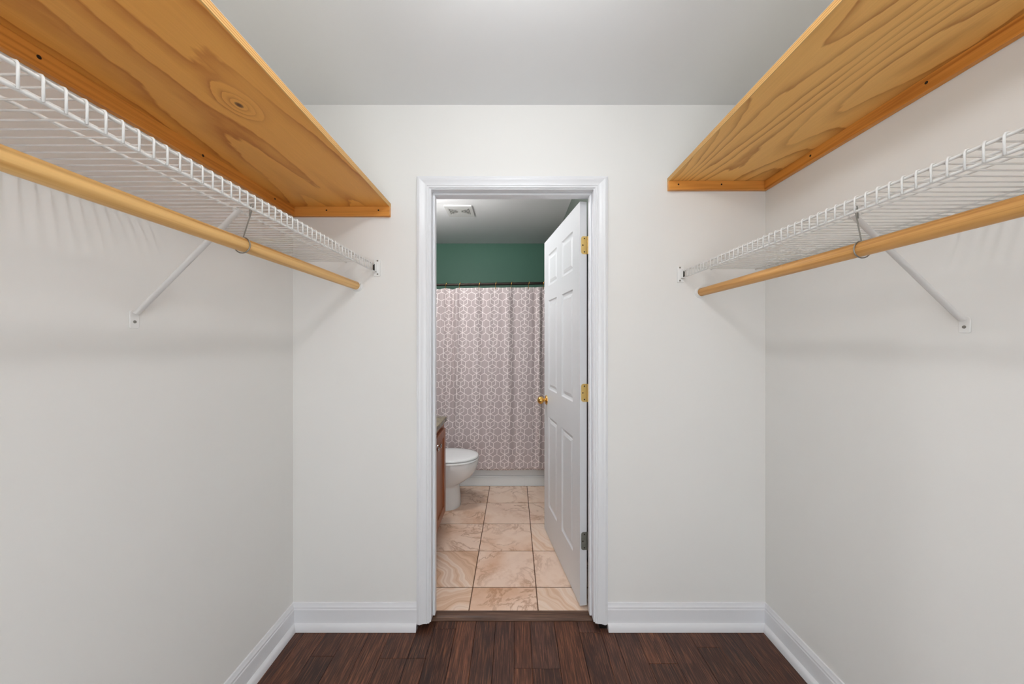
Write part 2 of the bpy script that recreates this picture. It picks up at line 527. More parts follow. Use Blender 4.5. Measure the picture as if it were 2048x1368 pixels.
# door jamb with stops
jamb = empty('trim_2', (0, YW + 0.05, 0.028), 'white door jamb with stops', None, None, 'structure')
J0 = 0.029
obj('side_jamb', box(JX0 - 0.018, JX0, YW - 0.001, YB + 0.001, J0, JZ + 0.018), M_trim, jamb)
obj('side_jamb', box(JX1, JX1 + 0.018, YW - 0.001, YB + 0.001, J0, JZ + 0.018), M_trim, jamb)
obj('head_jamb', box(JX0, JX1, YW - 0.001, YB + 0.001, JZ, JZ + 0.018), M_trim, jamb)
SY0, SY1 = YW + 0.036, YW + 0.070
obj('door_stop', box(JX0, JX0 + 0.011, SY0, SY1, J0, JZ - 0.011), M_trim, jamb, bevel=0.003)
obj('door_stop', box(JX1 - 0.011, JX1, SY0, SY1, J0, JZ - 0.011), M_trim, jamb, bevel=0.003)
obj('door_stop', box(JX0, JX1, SY0, SY1, JZ - 0.011, JZ), M_trim, jamb, bevel=0.003)

# casing
prof = [(0, 0), (0, .006), (.06, .0085), (.17, .0085), (.2, .011), (.24, .0115), (.27, .010), (.50, .0115), (.62, .015), (.72, .018),
        (.80, .0185), (.86, .0165), (.90, .0165), (.93, .014), (1, .013), (1, 0)]
def casing(y_wall, sgn, name, label):
    root = empty(name, (0, y_wall, 0.028), label, None, None, 'structure')
    cx0, cx1, cz = JX0 - 0.006, JX1 + 0.006, JZ + 0.005
    wS, wH = 0.0575, 0.051
    zb = 0.027
    for side in ('l', 'r', 'h'):
        bm = bmesh.new(); A = []; Bv = []
        for u, v in prof:
            y = y_wall - sgn * v
            xl, xr, zt = cx0 - wS * u, cx1 + wS * u, cz + wH * u
            if side == 'l': p, q = (xl, y, zb), (xl, y, zt)
            elif side == 'r': p, q = (xr, y, zb), (xr, y, zt)
            else: p, q = (xl, y, zt), (xr, y, zt)
            A.append(bm.verts.new(p)); Bv.append(bm.verts.new(q))
        n = len(A)
        for k in range(n - 1):
            bm.faces.new((A[k], A[k + 1], Bv[k + 1], Bv[k]))
        bm.faces.new(A); bm.faces.new(Bv)
        obj('head_casing' if side == 'h' else 'side_casing', bm, M_trim, root, smooth=32)
casing(YW, 1, 'trim_1', 'white moulded door casing on the closet wall')
# baseboards
bprof = [(0, 0), (.0125, 0), (.0125, .092), (.0105, .096), (.0105, .104), (.007, .110), (.005, .119), (0, .121)]
shoe = [(.0125, 0), (.028, 0), (.028, .008), (.0255, .020), (.021, .029), (.0125, .033)]
def base_run(name, p0, p1, inward, label, m0=0, m1=0):
    """p0->p1 along the wall foot; m0/m1: +1 mitre inside corner at that end"""
    p0, p1, inward = Vector(p0), Vector(p1), Vector(inward)
    d = (p1 - p0).normalized()
    def sweep(pr):
        bm = bmesh.new(); A = []; C = []
        for u, z in pr:
            a = p0 + inward * u + d * (u * m0) + Vector((0, 0, z)); c = p1 + inward * u - d * (u * m1) + Vector((0, 0, z))
            A.append(bm.verts.new(a)); C.append(bm.verts.new(c))
        n = len(A)
        for k in range(n): bm.faces.new((A[k], A[(k + 1) % n], C[(k + 1) % n], C[k]))
        bm.faces.new(A); bm.faces.new(list(reversed(C)))
        return bm
    o = structure(name, sweep(bprof), M_trim, label, smooth=25)
    obj('shoe_moulding', sweep(shoe), M_trim, o, smooth=40)
CXL, CXR = JX0 - 0.006 - 0.0575, JX1 + 0.006 + 0.0575
base_run('baseboard_left', (XL, YR, 0), (XL, YW, 0), (1, 0, 0), 'white baseboard along the left closet wall', 0, 1)
base_run('baseboard_right', (XR, YR, 0), (XR, YW, 0), (-1, 0, 0), 'white baseboard along the right closet wall', 0, 1)
base_run('baseboard_back_left', (XL, YW, 0), (CXL, YW, 0), (0, -1, 0), 'white baseboard left of the doorway', 1, 0)
base_run('baseboard_back_right', (XR, YW, 0), (CXR, YW, 0), (0, -1, 0), 'white baseboard right of the doorway', 1, 0)

# ------------------------------------------------------------------ six-panel door, opened into the bathroom
DW, DT, DZ0, DZ1 = 0.762, 0.035, 0.026, 2.031
ang = math.atan2(0.0628, 0.4205)
hx, hy = 0.327, 1.793
xa = Vector((-math.sin(ang), math.cos(ang), 0))       # along the door, hinge -> free edge
na = Vector((-math.cos(ang), -math.sin(ang), 0))      # out of the visible face
DM = frame_matrix(Vector((hx, hy, 0)), xa, na, Vector((0, 0, 1)))
door = empty('door_1', (hx, hy, DZ0), 'white six-panel door standing open into the bathroom', None, None, 'structure')
cols = [0.0, 0.116, 0.328, 0.434, 0.646, DW]
rows = [DZ0, 0.232, 0.836, 1.019, 1.613, 1.712, 1.920, DZ1]
bm = bmesh.new()
def face_grid(y):
    return [[bm.verts.new((c, y, r)) for r in rows] for c in cols]
panels = []
for y in (0.0, -DT):
    g = face_grid(y)
    s = 1 if y == 0 else -1
    for i in range(5):
        for j in range(7):
            q = [g[i][j], g[i + 1][j], g[i + 1][j + 1], g[i][j + 1]]
            if i in (1, 3) and j in (1, 3, 5):
                r0 = [v.co.copy() for v in q]
                def ring(ins, dep):
                    cx = (r0[0] + r0[2]) / 2
                    out = []
                    for p in r0:
                        out.append(bm.verts.new((p.x - math.copysign(ins, p.x - cx.x), p.y - s * dep, p.z - math.copysign(ins, p.z - cx.z))))
                    return out
                rr = [q, ring(0.006, 0.006), ring(0.014, 0.008), ring(0.020, 0.008)]
                for a, b in zip(rr[:-1], rr[1:]):
                    for k in range(4): bm.faces.new((a[k], a[(k + 1) % 4], b[(k + 1) % 4], b[k]))
                bm.faces.new(rr[-1])
                panels.append((r0, s))
            else:
                bm.faces.new(q)
    if y == 0: g0 = g
    else: g1 = g
for i in range(5):
    for j in (0, 7):
        bm.faces.new((g0[i][j], g0[i + 1][j], g1[i + 1][j], g1[i][j]))
for j in range(7):
    for i in (0, 5):
        bm.faces.new((g0[i][j], g0[i][j + 1], g1[i][j + 1], g1[i][j]))
bm.transform(DM)
slab = obj('door_slab', bm, M_door, door)
for r0, s in panels:
    x0, x1 = min(p.x for p in r0), max(p.x for p in r0); z0, z1 = min(p.z for p in r0), max(p.z for p in r0); y = r0[0].y
    def rect(i, d): return [(x0 + i, y - s * d, z0 + i), (x1 - i, y - s * d, z0 + i), (x1 - i, y - s * d, z1 - i), (x0 + i, y - s * d, z1 - i)]
    bm = loft([rect(0.0201, 0.0081), rect(0.0215, 0.0065), rect(0.036, 0.002), rect(0.038, 0.002)])
    bm.transform(DM)
    obj('raised_panel', bm, M_door, door)
# hinges on the door's near edge
def round_rect(w, h, r, left_only=False):
    pts = []
    for cx, cz, a0, rr in ((w / 2, -h / 2, -90, 0), (w / 2, h / 2, 0, 0), (-w / 2, h / 2, 90, r), (-w / 2, -h / 2, 180, r)):
        if rr == 0 and left_only: pts.append((cx, cz)); continue
        R_ = r
        for k in range(5):
            a = math.radians(a0 + k * 22.5)
            pts.append((cx - math.copysign(R_, cx) + R_ * math.cos(a), cz - math.copysign(R_, cz) + R_ * math.sin(a)))
    return pts
ex = -na                                               # along the door edge towards the jamb (photo right)
for zc, mat, lab in ((1.815, M_hbrass, None), (1.082, M_hbrass, None), (0.346, M_zinc, 'tarnished grey lower hinge')):
    c = Vector((hx, hy, zc)) + ex * 0.0205
    M = frame_matrix(c, ex, Vector((0, 0, 1)), -xa)
    hg = obj('hinge', prism(round_rect(0.029, 0.089, 0.012, True), 0, 0.0022, M), mat, door)
    if lab: hg['label'] = lab
    kn = Vector((hx, hy, 0)) + ex * 0.0405 - xa * 0.0035
    for k in range(5):
        z0 = zc - 0.0445 + k * 0.0178
        obj('knuckle', lathe([(0.0052, z0 + 0.0006), (0.0052, z0 + 0.0172)], 12, Matrix.Translation((kn.x, kn.y, 0))), mat, hg, smooth=40)
    for dx, dz in ((0.002, 0.033), (-0.006, 0.0), (0.002, -0.033)):
        p = c + ex * dx - xa * 0.0022 + Vector((0, 0, dz))
        obj('screw', lathe([(0.0036, 0), (0.003, 0.0009), (0, 0.0009)], 10, frame_matrix(p, ex, Vector((0, 0, 1)), -xa)), M_dark, hg)
# knob
kp = Vector((hx, hy, 0.937)) + xa * 0.70
for s, nm in ((1, na), (-1, -na)):
    base = kp if s == 1 else kp - na * DT
    M = frame_matrix(base, xa, nm.cross(xa) if False else Vector((0, 0, 1)), nm)
    kb = obj('door_knob', lathe([(0.012, 0.006), (0.0105, 0.016), (0.012, 0.023), (0.022, 0.028), (0.0265, 0.036), (0.0268, 0.044), (0.023, 0.054), (0.015, 0.061), (0.006, 0.064), (0, 0.0645)], 24, M), M_brass, door, smooth=50)
    obj('rose', lathe([(0.0325, 0), (0.0325, 0.003), (0.029, 0.007), (0.02, 0.0095), (0.012, 0.010), (0, 0.010)], 24, M), M_brass, kb, smooth=50)

# ------------------------------------------------------------------ plywood shelves
def ply_shelf(side, xw, xf, zb, zc, mat, label, side_screws, end_screws):
    s = -1 if side == 'L' else 1
    root = empty('plywood_shelf', ((xw + xf) / 2, 0.45, zc), label, 'shelf', 'plywood shelves near the ceiling')
    y0, y1 = YR + 0.003, YW - 0.001
    x0, x1 = sorted((xw - s * 0.002, xf))
    xe0, xe1 = sorted((xf, xf + s * 0.004))
    xb0, xb1 = sorted((xw - s * 0.002, xf + s * 0.004))
    bd = obj('plywood_board', box(xb0, xb1, y0, y1, zb, zb + 0.018), mat, root)
    obj('bounce_sheet', box(x0, x1, y0, y1, zb + 0.018, zb + 0.019), M_bounce, bd)  # unseen pale sheet added so orange wood bounce stays off the ceiling
    obj('front_edge', box(xe0, xe1, y0, y1, zb, zb + 0.018), M_plyedge, bd)
    cx0, cx1 = sorted((xw - s * 0.001, xw - s * 0.019))
    c1 = obj('wall_cleat', box(cx0, cx1, y0, y1 - 0.0195, zc, zb), M_cleatY, root, bevel=0.0015)
    ca, cb = sorted((xw - s * 0.001, xf))
    c2 = obj('end_cleat', box(ca, cb, YW - 0.0195, YW - 0.001, zc, zb), M_cleatX, root, bevel=0.0015)
    for y in side_screws:
        M = frame_matrix(Vector((xw - s * 0.019, y, (zb + zc) / 2 + 0.002)), Vector((0, 1, 0)), Vector((0, 0, 1)), Vector((-s, 0, 0)))
        obj('screw', lathe([(0.0042, -0.001), (0.0042, 0.0008), (0.002, 0.0003), (0, 0.0003)], 12, M), M_dark, c1)
    for x in end_screws:
        M = frame_matrix(Vector((x, YW - 0.0195, (zb + zc) / 2 + 0.004)), Vector((1, 0, 0)), Vector((0, 0, 1)), Vector((0, -1, 0)))
        obj('screw', lathe([(0.0038, -0.001), (0.0038, 0.0008), (0.002, 0.0003), (0, 0.0003)], 12, M), M_dark, c2)
YE = YW - 0.0195
ply_shelf('L', XL, PX(779, YE), PZ(412.5, YE), PZ(432, YE), M_plyL, 'orange plywood shelf with a round knot, above the left wire shelf',
          [0.30, 0.770, 1.176, 1.53], [PX(653, YE), PX(757, YE)])
ply_shelf('R', XR, PX(1338, YE), PZ(361.5, YE), PZ(379.5, YE), M_plyR, 'tan plywood shelf with wavy grain, above the right wire shelf',
          [0.40, 1.012, 1.408], [PX(1357, YE), PX(1443, YE)])

# ------------------------------------------------------------------ wire shelves
def wire_shelf(s, xw, xf, zt, zl, mids, first, label, brace, clips):
    root = empty('wire_shelf', ((xw + xf) / 2, 0.45, zl), label, 'wire shelf', 'white wire shelves on the side walls')
    xb = xw - s * 0.006
    rw = 0.0019
    n0 = int((YR + 0.02 - first) / 0.0254)
    n1 = int((YW - 0.028 - first) / 0.0254)
    # one cross wire: from the wall, over the front rod, down the lip
    def pt(x, z): return (x, 0.0, z)
    f = xf - s * 0.0005
    pts = [pt(xb, zt), pt(xw - s * 0.2, zt), pt(f + s * 0.006, zt), pt(f + s * 0.0018, zt - 0.0012), pt(f, zt - 0.005), pt(f, zl - 0.002)]
    bm = mk_tube(pts, rw, 6)
    bm.transform(Matrix.Translation((-root.location.x, 0, -root.location.z)))
    me = bpy.data.meshes.new('cross_wire'); bmesh.ops.recalc_face_normals(bm, faces=bm.faces); bm.to_mesh(me); bm.free()
    me.materials.append(M_vinyl); me.shade_smooth()
    for k in range(n0, n1 + 1):
        o = bpy.data.objects.new('cross_wire', me)
        finish(o, root, (root.location.x, first + 0.0254 * k, root.location.z))
    y0, y1 = YR + 0.004, YW - 0.004
    def rod(name, x, z, r): return obj(name, mk_tube([(x, y0, z), (x, y1, z)], r, 10), M_vinyl, root, smooth=60)
    rod('front_rod', xf + s * 0.0045, zt - 0.0052, 0.0031)
    rod('lip_rod', xf + s * 0.0045, zl, 0.0031)
    for m in mids: rod('deck_rod', m, zt + 0.0052, 0.0031)
    rod('back_rod', xw - s * 0.008, zt + 0.0052, 0.0031)
    # support brace
    (bx, by), (pyy, pz0, pz1) = brace
    w = 0.0095
    top = Vector((bx, by, zt - 0.004)); bot = Vector((xw - s * 0.008, pyy, pz1 - 0.008))
    d = (bot - top).normalized(); sd = Vector((0, 1, 0)); nn = d.cross(sd).normalized()
    sec = []
    for k in range(9):
        a = math.pi * k / 8
        sec.append((math.cos(a) * w, math.sin(a) * 0.007))
    sec += [(math.cos(a) * (w - 0.0018), math.sin(a) * 0.005) for a in [math.pi * k / 8 for k in range(8, -1, -1)]]
    if nn.z > 0: nn = -nn
    rings = [[p + sd * a + nn * b for a, b in sec] for p in (top - d * 0.004, top + d * 0.02, bot - d * 0.02, bot)]
    br = obj('support_brace', loft(rings), M_brace, root, smooth=50)
    hookm = mk_tube([top + Vector((0, -0.016, 0.0)), top + Vector((0, 0.016, 0.0))], 0.0035, 8)
    obj('brace_hook', hookm, M_brace, br, smooth=50)
    hh = pz1 - pz0
    M = frame_matrix(Vector((xw - s * 0.0004, pyy, (pz0 + pz1) / 2)), Vector((0, 1, 0)), Vector((0, 0, 1)), Vector((-s, 0, 0)))
    ol = []
    for cx, cz, a0 in ((0.0125, -hh / 2, -90), (0.0125, hh / 2, 0), (-0.0125, hh / 2, 90), (-0.0125, -hh / 2, 180)):
        r = 0.004 if cz < 0 else 0.009
        for k in range(5):
            a = math.radians(a0 + k * 22.5)
            ol.append((cx - math.copysign(r, cx) + r * math.cos(a), cz - math.copysign(r, cz) + r * math.sin(a)))
    obj('wall_plate', prism(ol, 0, 0.003, M), M_plastic, br, bevel=0.0012)
    Ms = frame_matrix(Vector((xw - s * 0.0034, pyy, pz0 + hh * 0.36)), Vector((0, 1, 0)), Vector((0, 0, 1)), Vector((-s, 0, 0)))
    obj('screw', lathe([(0.0042, 0), (0.0038, 0.0016), (0.0016, 0.0022), (0, 0.0012)], 12, Ms), M_steel, br, smooth=40)
    # end bracket on the back wall
    xe = xf - s * 0.004
    a, b = sorted((xe + s * 0.010, xe - s * 0.020))
    eb = obj('end_bracket', box(a, b, YW - 0.006, YW - 0.0005, zl - 0.022, zt + 0.020), M_plastic, root, bevel=0.0015)
    a, b = sorted((xe + s * 0.012, xe - s * 0.005))
    obj('bracket_cup', box(a, b, YW - 0.030, YW - 0.006, zl - 0.006, zl - 0.003), M_plastic, eb, bevel=0.001)
    a, b = sorted((xe - s * 0.005, xe - s * 0.0025))
    obj('bracket_cheek', box(a, b, YW - 0.026, YW - 0.006, zl - 0.006, zt + 0.002), M_plastic, eb, bevel=0.001)
    a, b = sorted((xe + s * 0.002, xe + s * 0.011))
    obj('bracket_slot_shade', box(a, b, YW - 0.012, YW - 0.0055, zl + 0.002, zt - 0.004), M_slotshade, eb)  # black block put in for the shade of the slot
    for zz in (zl - 0.014, zt + 0.012):
        Ms = frame_matrix(Vector((xe - s * 0.008, YW - 0.006, zz)), Vector((1, 0, 0)), Vector((0, 0, 1)), Vector((0, -1, 0)))
        obj('screw', lathe([(0.0042, 0), (0.0036, 0.0016), (0.0012, 0.002), (0, 0.001)], 12, Ms), M_steel, eb)
    for y in clips:
        a, b = sorted((xw - s * 0.0005, xw - s * 0.013))
        obj('wall_clip', box(a, b, y - 0.007, y + 0.007, zt - 0.012, zt + 0.010), M_plastic, root, bevel=0.002)

ZLT, ZLL = 1.700, 1.664
ZRT, ZRL = 1.668, 1.634
XLF, XRF = -0.6467, 0.784
wire_shelf(-1, XL, XLF, ZLT, ZLL, [-0.7266, -0.7805, -0.985], 723 * 0.6467 / 992.8, 'white wire shelf on the left wall under the knotty plywood',
           ((-0.753, 0.990), (0.9795, 1.370, 1.420)), (0.2, 0.62, 1.05, 1.45))
wire_shelf(1, XR, XRF, ZRT, ZRL, [0.866, 0.917, 1.125], 723 * 0.784 / 980.8, 'white wire shelf on the right wall under the wavy-grained plywood',
           ((0.893, 0.948), (0.9397, 1.357, 1.3996)), (0.2, 0.62, 0.96, 1.30))

# ------------------------------------------------------------------ hanging rods and their hooks
def hanging_rod(x, z, mat, label):
    root = empty('closet_rod', (x, YW - 0.02, z - 0.02), label, 'closet rod', 'wooden hanging rods')
    obj('dowel', mk_tube([(x, YR + 0.008, z), (x, YW - 0.008, z)], 0.0185, 28), mat, root, smooth=50)
    for y, d in ((YW - 0.0005, -1), (YR + 0.0005, 1)):
        M = frame_matrix(Vector((x, y, z)), Vector((1, 0, 0)), Vector((0, 0, 1)), Vector((0, d, 0)))
        obj('end_socket', lathe([(0.026, 0), (0.026, 0.003), (0.0225, 0.006), (0.0222, 0.016), (0.0192, 0.016), (0.0192, 0.008), (0, 0.008)], 28, M), M_plastic, root, smooth=40)
RLX, RLZ = PX(710.4, 1.667), PZ(570.7, 1.667)
RRX, RRZ = PX(1404.6, 1.667), PZ(583.8, 1.667)
hanging_rod(RLX, RLZ, M_rodL, 'pale round wooden hanging rod under the left wire shelf')
hanging_rod(RRX, RRZ, M_rodR, 'tan round wooden hanging rod under the right wire shelf')
def rod_hook(s, rx, rz, y, tx_, tz, label):
    pts = []
    # loop over the shelf, stem, ring around the rod
    pts += [(tx_ + s * 0.012, y + 0.004, tz - 0.026), (tx_ + s * 0.009, y + 0.004, tz + 0.004), (tx_ + s * 0.004, y + 0.003, tz + 0.010), (tx_ - s * 0.001, y + 0.001, tz + 0.004), (tx_, y, tz - 0.004)]
    R_ = 0.0215
    cz = rz - 0.0012
    a0 = math.radians(98)
    for k in range(0, 19):
        a = a0 + (2 * math.pi * 0.93) * k / 18
        pts.append((rx - s * R_ * math.cos(a) * -1, y + 0.001, cz + R_ * math.sin(a)))
    o = obj('rod_hook', mk_tube(pts, 0.0016, 8), M_steel, None, smooth=60)
    tag(o, label, 'hook', 'wire hooks around the hanging rods')
rod_hook(-1, RLX, RLZ, 0.973, -0.703, ZLT, 'grey wire hook looped around the left hanging rod')
rod_hook(1, RRX, RRZ, 0.900, 0.849, ZRT, 'grey wire hook looped around the right hanging rod')

# ------------------------------------------------------------------ closet ceiling lamp (just above the frame)
M_lamp = emit('lit_opal_glass', (0.985, 0.99, 1.0, 1), LAMP_STRENGTH)
LX, LY = 0.02, 0.71
lamp = empty('ceiling_lamp', (LX, LY, ZC), 'bare globe bulb in a white porcelain holder on the closet ceiling', 'lamp')
MT = Matrix.Translation((LX, LY, 0))
obj('lamp_holder', lathe([(0, ZC - 0.0005), (0.057, ZC - 0.0005), (0.057, ZC - 0.012), (0.040, ZC - 0.030), (0.026, ZC - 0.050), (0.024, ZC - 0.066), (0, ZC - 0.066)], 28, MT), M_porc, lamp, smooth=40)
obj('bulb', lathe([(0.016, ZC - 0.0665), (0.018, ZC - 0.085), (0.034, ZC - 0.108), (0.046, ZC - 0.135), (0.0475, ZC - 0.155), (0.040, ZC - 0.180), (0.024, ZC - 0.195), (0, ZC - 0.200)], 28, MT), M_lamp, lamp, smooth=80)

# ------------------------------------------------------------------ bathroom
# ceiling fan grille
vx0, vx1, vy0, vy1, vh = -0.567, -0.343, 2.915, 3.165, 0.009
vent = empty('ceiling_vent', ((vx0 + vx1) / 2, (vy0 + vy1) / 2, ZC), 'square white exhaust fan grille on the bathroom ceiling', 'vent')
obj('slot_shade_sheet', box(vx0 + 0.012, vx1 - 0.012, vy0 + 0.012, vy1 - 0.012, ZC - 0.0025, ZC - 0.0005), M_slotshade, vent)  # black sheet painted in for the shade between the slats
zf = ZC - vh
obj('grille_frame', box(vx0, vx1, vy0, vy0 + 0.055, zf, ZC - 0.0005), M_vent, vent, bevel=0.002)
obj('grille_frame', box(vx0, vx1, vy1 - 0.055, vy1, zf, ZC - 0.0005), M_vent, vent, bevel=0.002)
obj('grille_frame', box(vx0, vx0 + 0.022, vy0 + 0.055, vy1 - 0.055, zf, ZC - 0.0005), M_vent, vent)
obj('grille_frame', box(vx1 - 0.022, vx1, vy0 + 0.055, vy1 - 0.055, zf, ZC - 0.0005), M_vent, vent)
xm, ym = (vx0 + vx1) / 2, (vy0 + vy1) / 2
half = 0.07
obj('grille_hub', box(xm - 0.012, xm + 0.012, vy0 + 0.055, vy1 - 0.055, zf, ZC - 0.003), M_vent, vent)
for sgn in (-1, 1):
    for k in range(7):
        xc = xm + sgn * (0.018 + k * 0.0113)
        # slats between tapering slots: slot length grows away from the middle
        obj('slat', box(xc - 0.0024, xc + 0.0024, vy0 + 0.055, vy1 - 0.055, zf, ZC - 0.003), M_vent, vent)
        L = half * (0.22 + 0.78 * (k + 1) / 7)
        for a, b in ((vy0 + 0.055, ym - L), (ym + L, vy1 - 0.055)):
            if b - a > 0.002:
                obj('slot_end', box(xc - 0.006, xc + 0.006, a, b, zf + 0.0006, ZC - 0.003), M_vent, vent)

# bathtub behind the curtain
tub = empty('bathtub', ((BXL + BXR) / 2, 3.68, TZ), 'white bathtub behind the shower curtain', 'bathtub')
TY0, TY1, TH = 3.335, BYB - 0.002, 0.40
tx0, tx1 = BXL + 0.002, BXR - 0.002
def rr_ring(x0, x1, y0, y1, r, z, n=6):
    pts = []
    for cx, cy, a0 in ((x1 - r, y0 + r, -90), (x1 - r, y1 - r, 0), (x0 + r, y1 - r, 90), (x0 + r, y0 + r, 180)):
        for k in range(n):
            a = math.radians(a0 + 90 * k / (n - 1))
            pts.append((cx + r * math.cos(a), cy + r * math.sin(a), z))
    return pts
ZB = TZ - 0.003
bm = loft([rr_ring(tx0, tx1, TY0 + 0.002, TY1, 0.01, ZB), rr_ring(tx0, tx1, TY0 + 0.002, TY1, 0.01, TH - 0.03), rr_ring(tx0, tx1, TY0, TY1, 0.012, TH - 0.02),
           rr_ring(tx0, tx1, TY0, TY1, 0.012, TH), rr_ring(tx0 + 0.07, tx1 - 0.07, TY0 + 0.07, TY1 - 0.05, 0.12, TH), rr_ring(tx0 + 0.10, tx1 - 0.10, TY0 + 0.10, TY1 - 0.08, 0.12, TH - 0.10),
           rr_ring(tx0 + 0.16, tx1 - 0.16, TY0 + 0.13, TY1 - 0.11, 0.10, 0.10)])
obj('tub_shell', bm, M_tub, tub, smooth=40)
# stepped skirt at the foot of the apron
sk = [(TY0 + 0.0025, ZB), (TY0 - 0.010, ZB), (TY0 - 0.010, 0.088), (TY0 - 0.006, 0.094), (TY0 - 0.006, 0.104), (TY0 - 0.001, 0.108), (TY0 + 0.002, 0.110), (TY0 + 0.0025, 0.110)]
for x0, x1, nm in ((tx0, PX(1048.6, 3.32) - 0.0007, 'apron_skirt'), (PX(1048.6, 3.32) + 0.0007, tx1, 'apron_skirt')):
    bm = bmesh.new()
    a = [bm.verts.new((x0, y, z)) for y, z in sk]; b = [bm.verts.new((x1, y, z)) for y, z in sk]
    n = len(sk)
    for k in range(n): bm.faces.new((a[k], a[(k + 1) % n], b[(k + 1) % n], b[k]))
    bm.faces.new(a); bm.faces.new(list(reversed(b)))
    obj(nm, bm, M_tub, tub, smooth=30)

# shower rod, rings, curtain
CY = 3.285
def rodz(x): return 1.866 + 0.016 * x
rodo = empty('shower_rod', (0, CY, 1.85), 'dark bronze shower curtain rod in front of the green wall', 'curtain rod')
obj('thick_tube', mk_tube([(-0.50, CY, rodz(-0.5)), (BXR - 0.012, CY, rodz(BXR))], 0.0125, 16), M_bronze, rodo, smooth=50)
obj('thin_tube', mk_tube([(BXL + 0.012, CY, rodz(BXL)), (-0.505, CY, rodz(-0.505))], 0.0105, 16), M_bronze, rodo, smooth=50)
for x, d in ((BXL + 0.0005, 1), (BXR - 0.0005, -1)):
    M = frame_matrix(Vector((x, CY, rodz(x))), Vector((0, 1, 0)), Vector((0, 0, 1)), Vector((d, 0, 0)))
    obj('flange', lathe([(0.03, 0), (0.03, 0.004), (0.018, 0.013), (0, 0.013)], 20, M), M_bronze, rodo, smooth=40)
hooks = [-1.04, -0.90, -0.76] + [PX(p, CY) for p in (892, 919.4, 958.7, 991.3, 1022.7, 1057.4, 1086.7)] + [0.40]
ZTOP, ZBOT = 1.833, 0.176
for i, x in enumerate(hooks):
    zr = rodz(x)
    side = 'hidden'
    pts = []
    R_ = 0.0175
    for k in range(15):
        a = math.radians(-60 + 290 * k / 14)
        pts.append((x + 0.006 * math.sin(a) + 0.003, CY - R_ * math.cos(a), zr + R_ * math.sin(a) + 0.002))
    pts = [(x - 0.004, CY - 0.006, ZTOP - 0.016), (x - 0.002, CY - 0.014, ZTOP - 0.004)] + pts
    o = obj('curtain_ring', mk_tube(pts, 0.0022, 6), M_brass, None, smooth=60)
    names = ['at the far left end', 'second from the left end', 'third from the left end', 'nearest the left door jamb in view', 'where the curtain top sags', 'third in view from the left jamb',
             'fourth in view from the left jamb', 'middle of the doorway view', 'second in view from the open door', 'right beside the open door edge', 'hidden behind the open door']
    tag(o, 'gold curtain ring on the dark rod, ' + names[i], 'curtain ring', 'gold curtain rings')

def fold(x, z):
    t = (z - ZBOT) / (ZTOP - ZBOT)
    a = 0.35 + 0.65 * t
    d = 0.010 * math.sin(2 * math.pi * (x + 0.02) / 0.152) + 0.006 * math.sin(2 * math.pi * x / 0.093 + 1.3 + 0.6 * t) + 0.005 * math.sin(2 * math.pi * x / 0.31 + 0.4)
    w = math.exp(-((x + 0.58) / 0.09) ** 2) + 0.7 * math.exp(-((x - 0.24) / 0.10) ** 2)
    d += 0.014 * w * math.sin(2 * math.pi * x / 0.062 + 0.8)
    top = max(0.0, (t - 0.93) / 0.07)
    return d * a * (1 - 0.5 * top)
NX, NZ = 330, 90
x0c, x1c = BXL + 0.015, BXR - 0.012
bm = bmesh.new()
uvl = bm.loops.layers.uv.new('print')
grid = []
arc = [0.0]
for i in range(NX):
    xa_ = x0c + (x1c - x0c) * i / NX; xb_ = x0c + (x1c - x0c) * (i + 1) / NX
    arc.append(arc[-1] + math.hypot(xb_ - xa_, 0.55 * (fold(xb_, 1.2) - fold(xa_, 1.2))))
RH = 0.0409
uref = None
xref, zref = PX(969.2, CY), PZ(755.4, CY)
iref = (xref - x0c) / (x1c - x0c) * NX
uref = arc[int(iref)]
UV = {}
for i in range(NX + 1):
    col_ = []
    x = x0c + (x1c - x0c) * i / NX
    # sag between rings along the top hem
    near = min(abs(x - hk) for hk in hooks)
    gap = 0.0
    if -0.70 < x < -0.49: gap = min(0.012, near * 0.22)
    else: gap = min(0.003, near * 0.05)
    for j in range(NZ + 1):
        t = j / NZ
        zb = ZBOT + 0.003 * math.sin(x * 9)
        zt = ZTOP + 0.010 * x - gap
        z = zb + (zt - zb) * t
        v = bm.verts.new((x, CY - 0.006 + fold(x, z), z))
        UV[v] = ((arc[i] - uref + 0.035 * (zref - z)) / RH + 1000 * 2 * math.sqrt(3), (z - zref) / RH + 300)
        col_.append(v)
    grid.append(col_)
for i in range(NX):
    for j in range(NZ):
        f = bm.faces.new((grid[i][j], grid[i + 1][j], grid[i + 1][j + 1], grid[i][j + 1]))
        for lp in f.loops: lp[uvl].uv = UV[lp.vert]
cur = obj('shower_curtain', bm, M_curtain, None, smooth=180)
cur.modifiers.new('cloth_thickness', 'SOLIDIFY').thickness = 0.0012
tag(cur, 'mauve shower curtain printed with white hexagons and cubes', 'curtain')

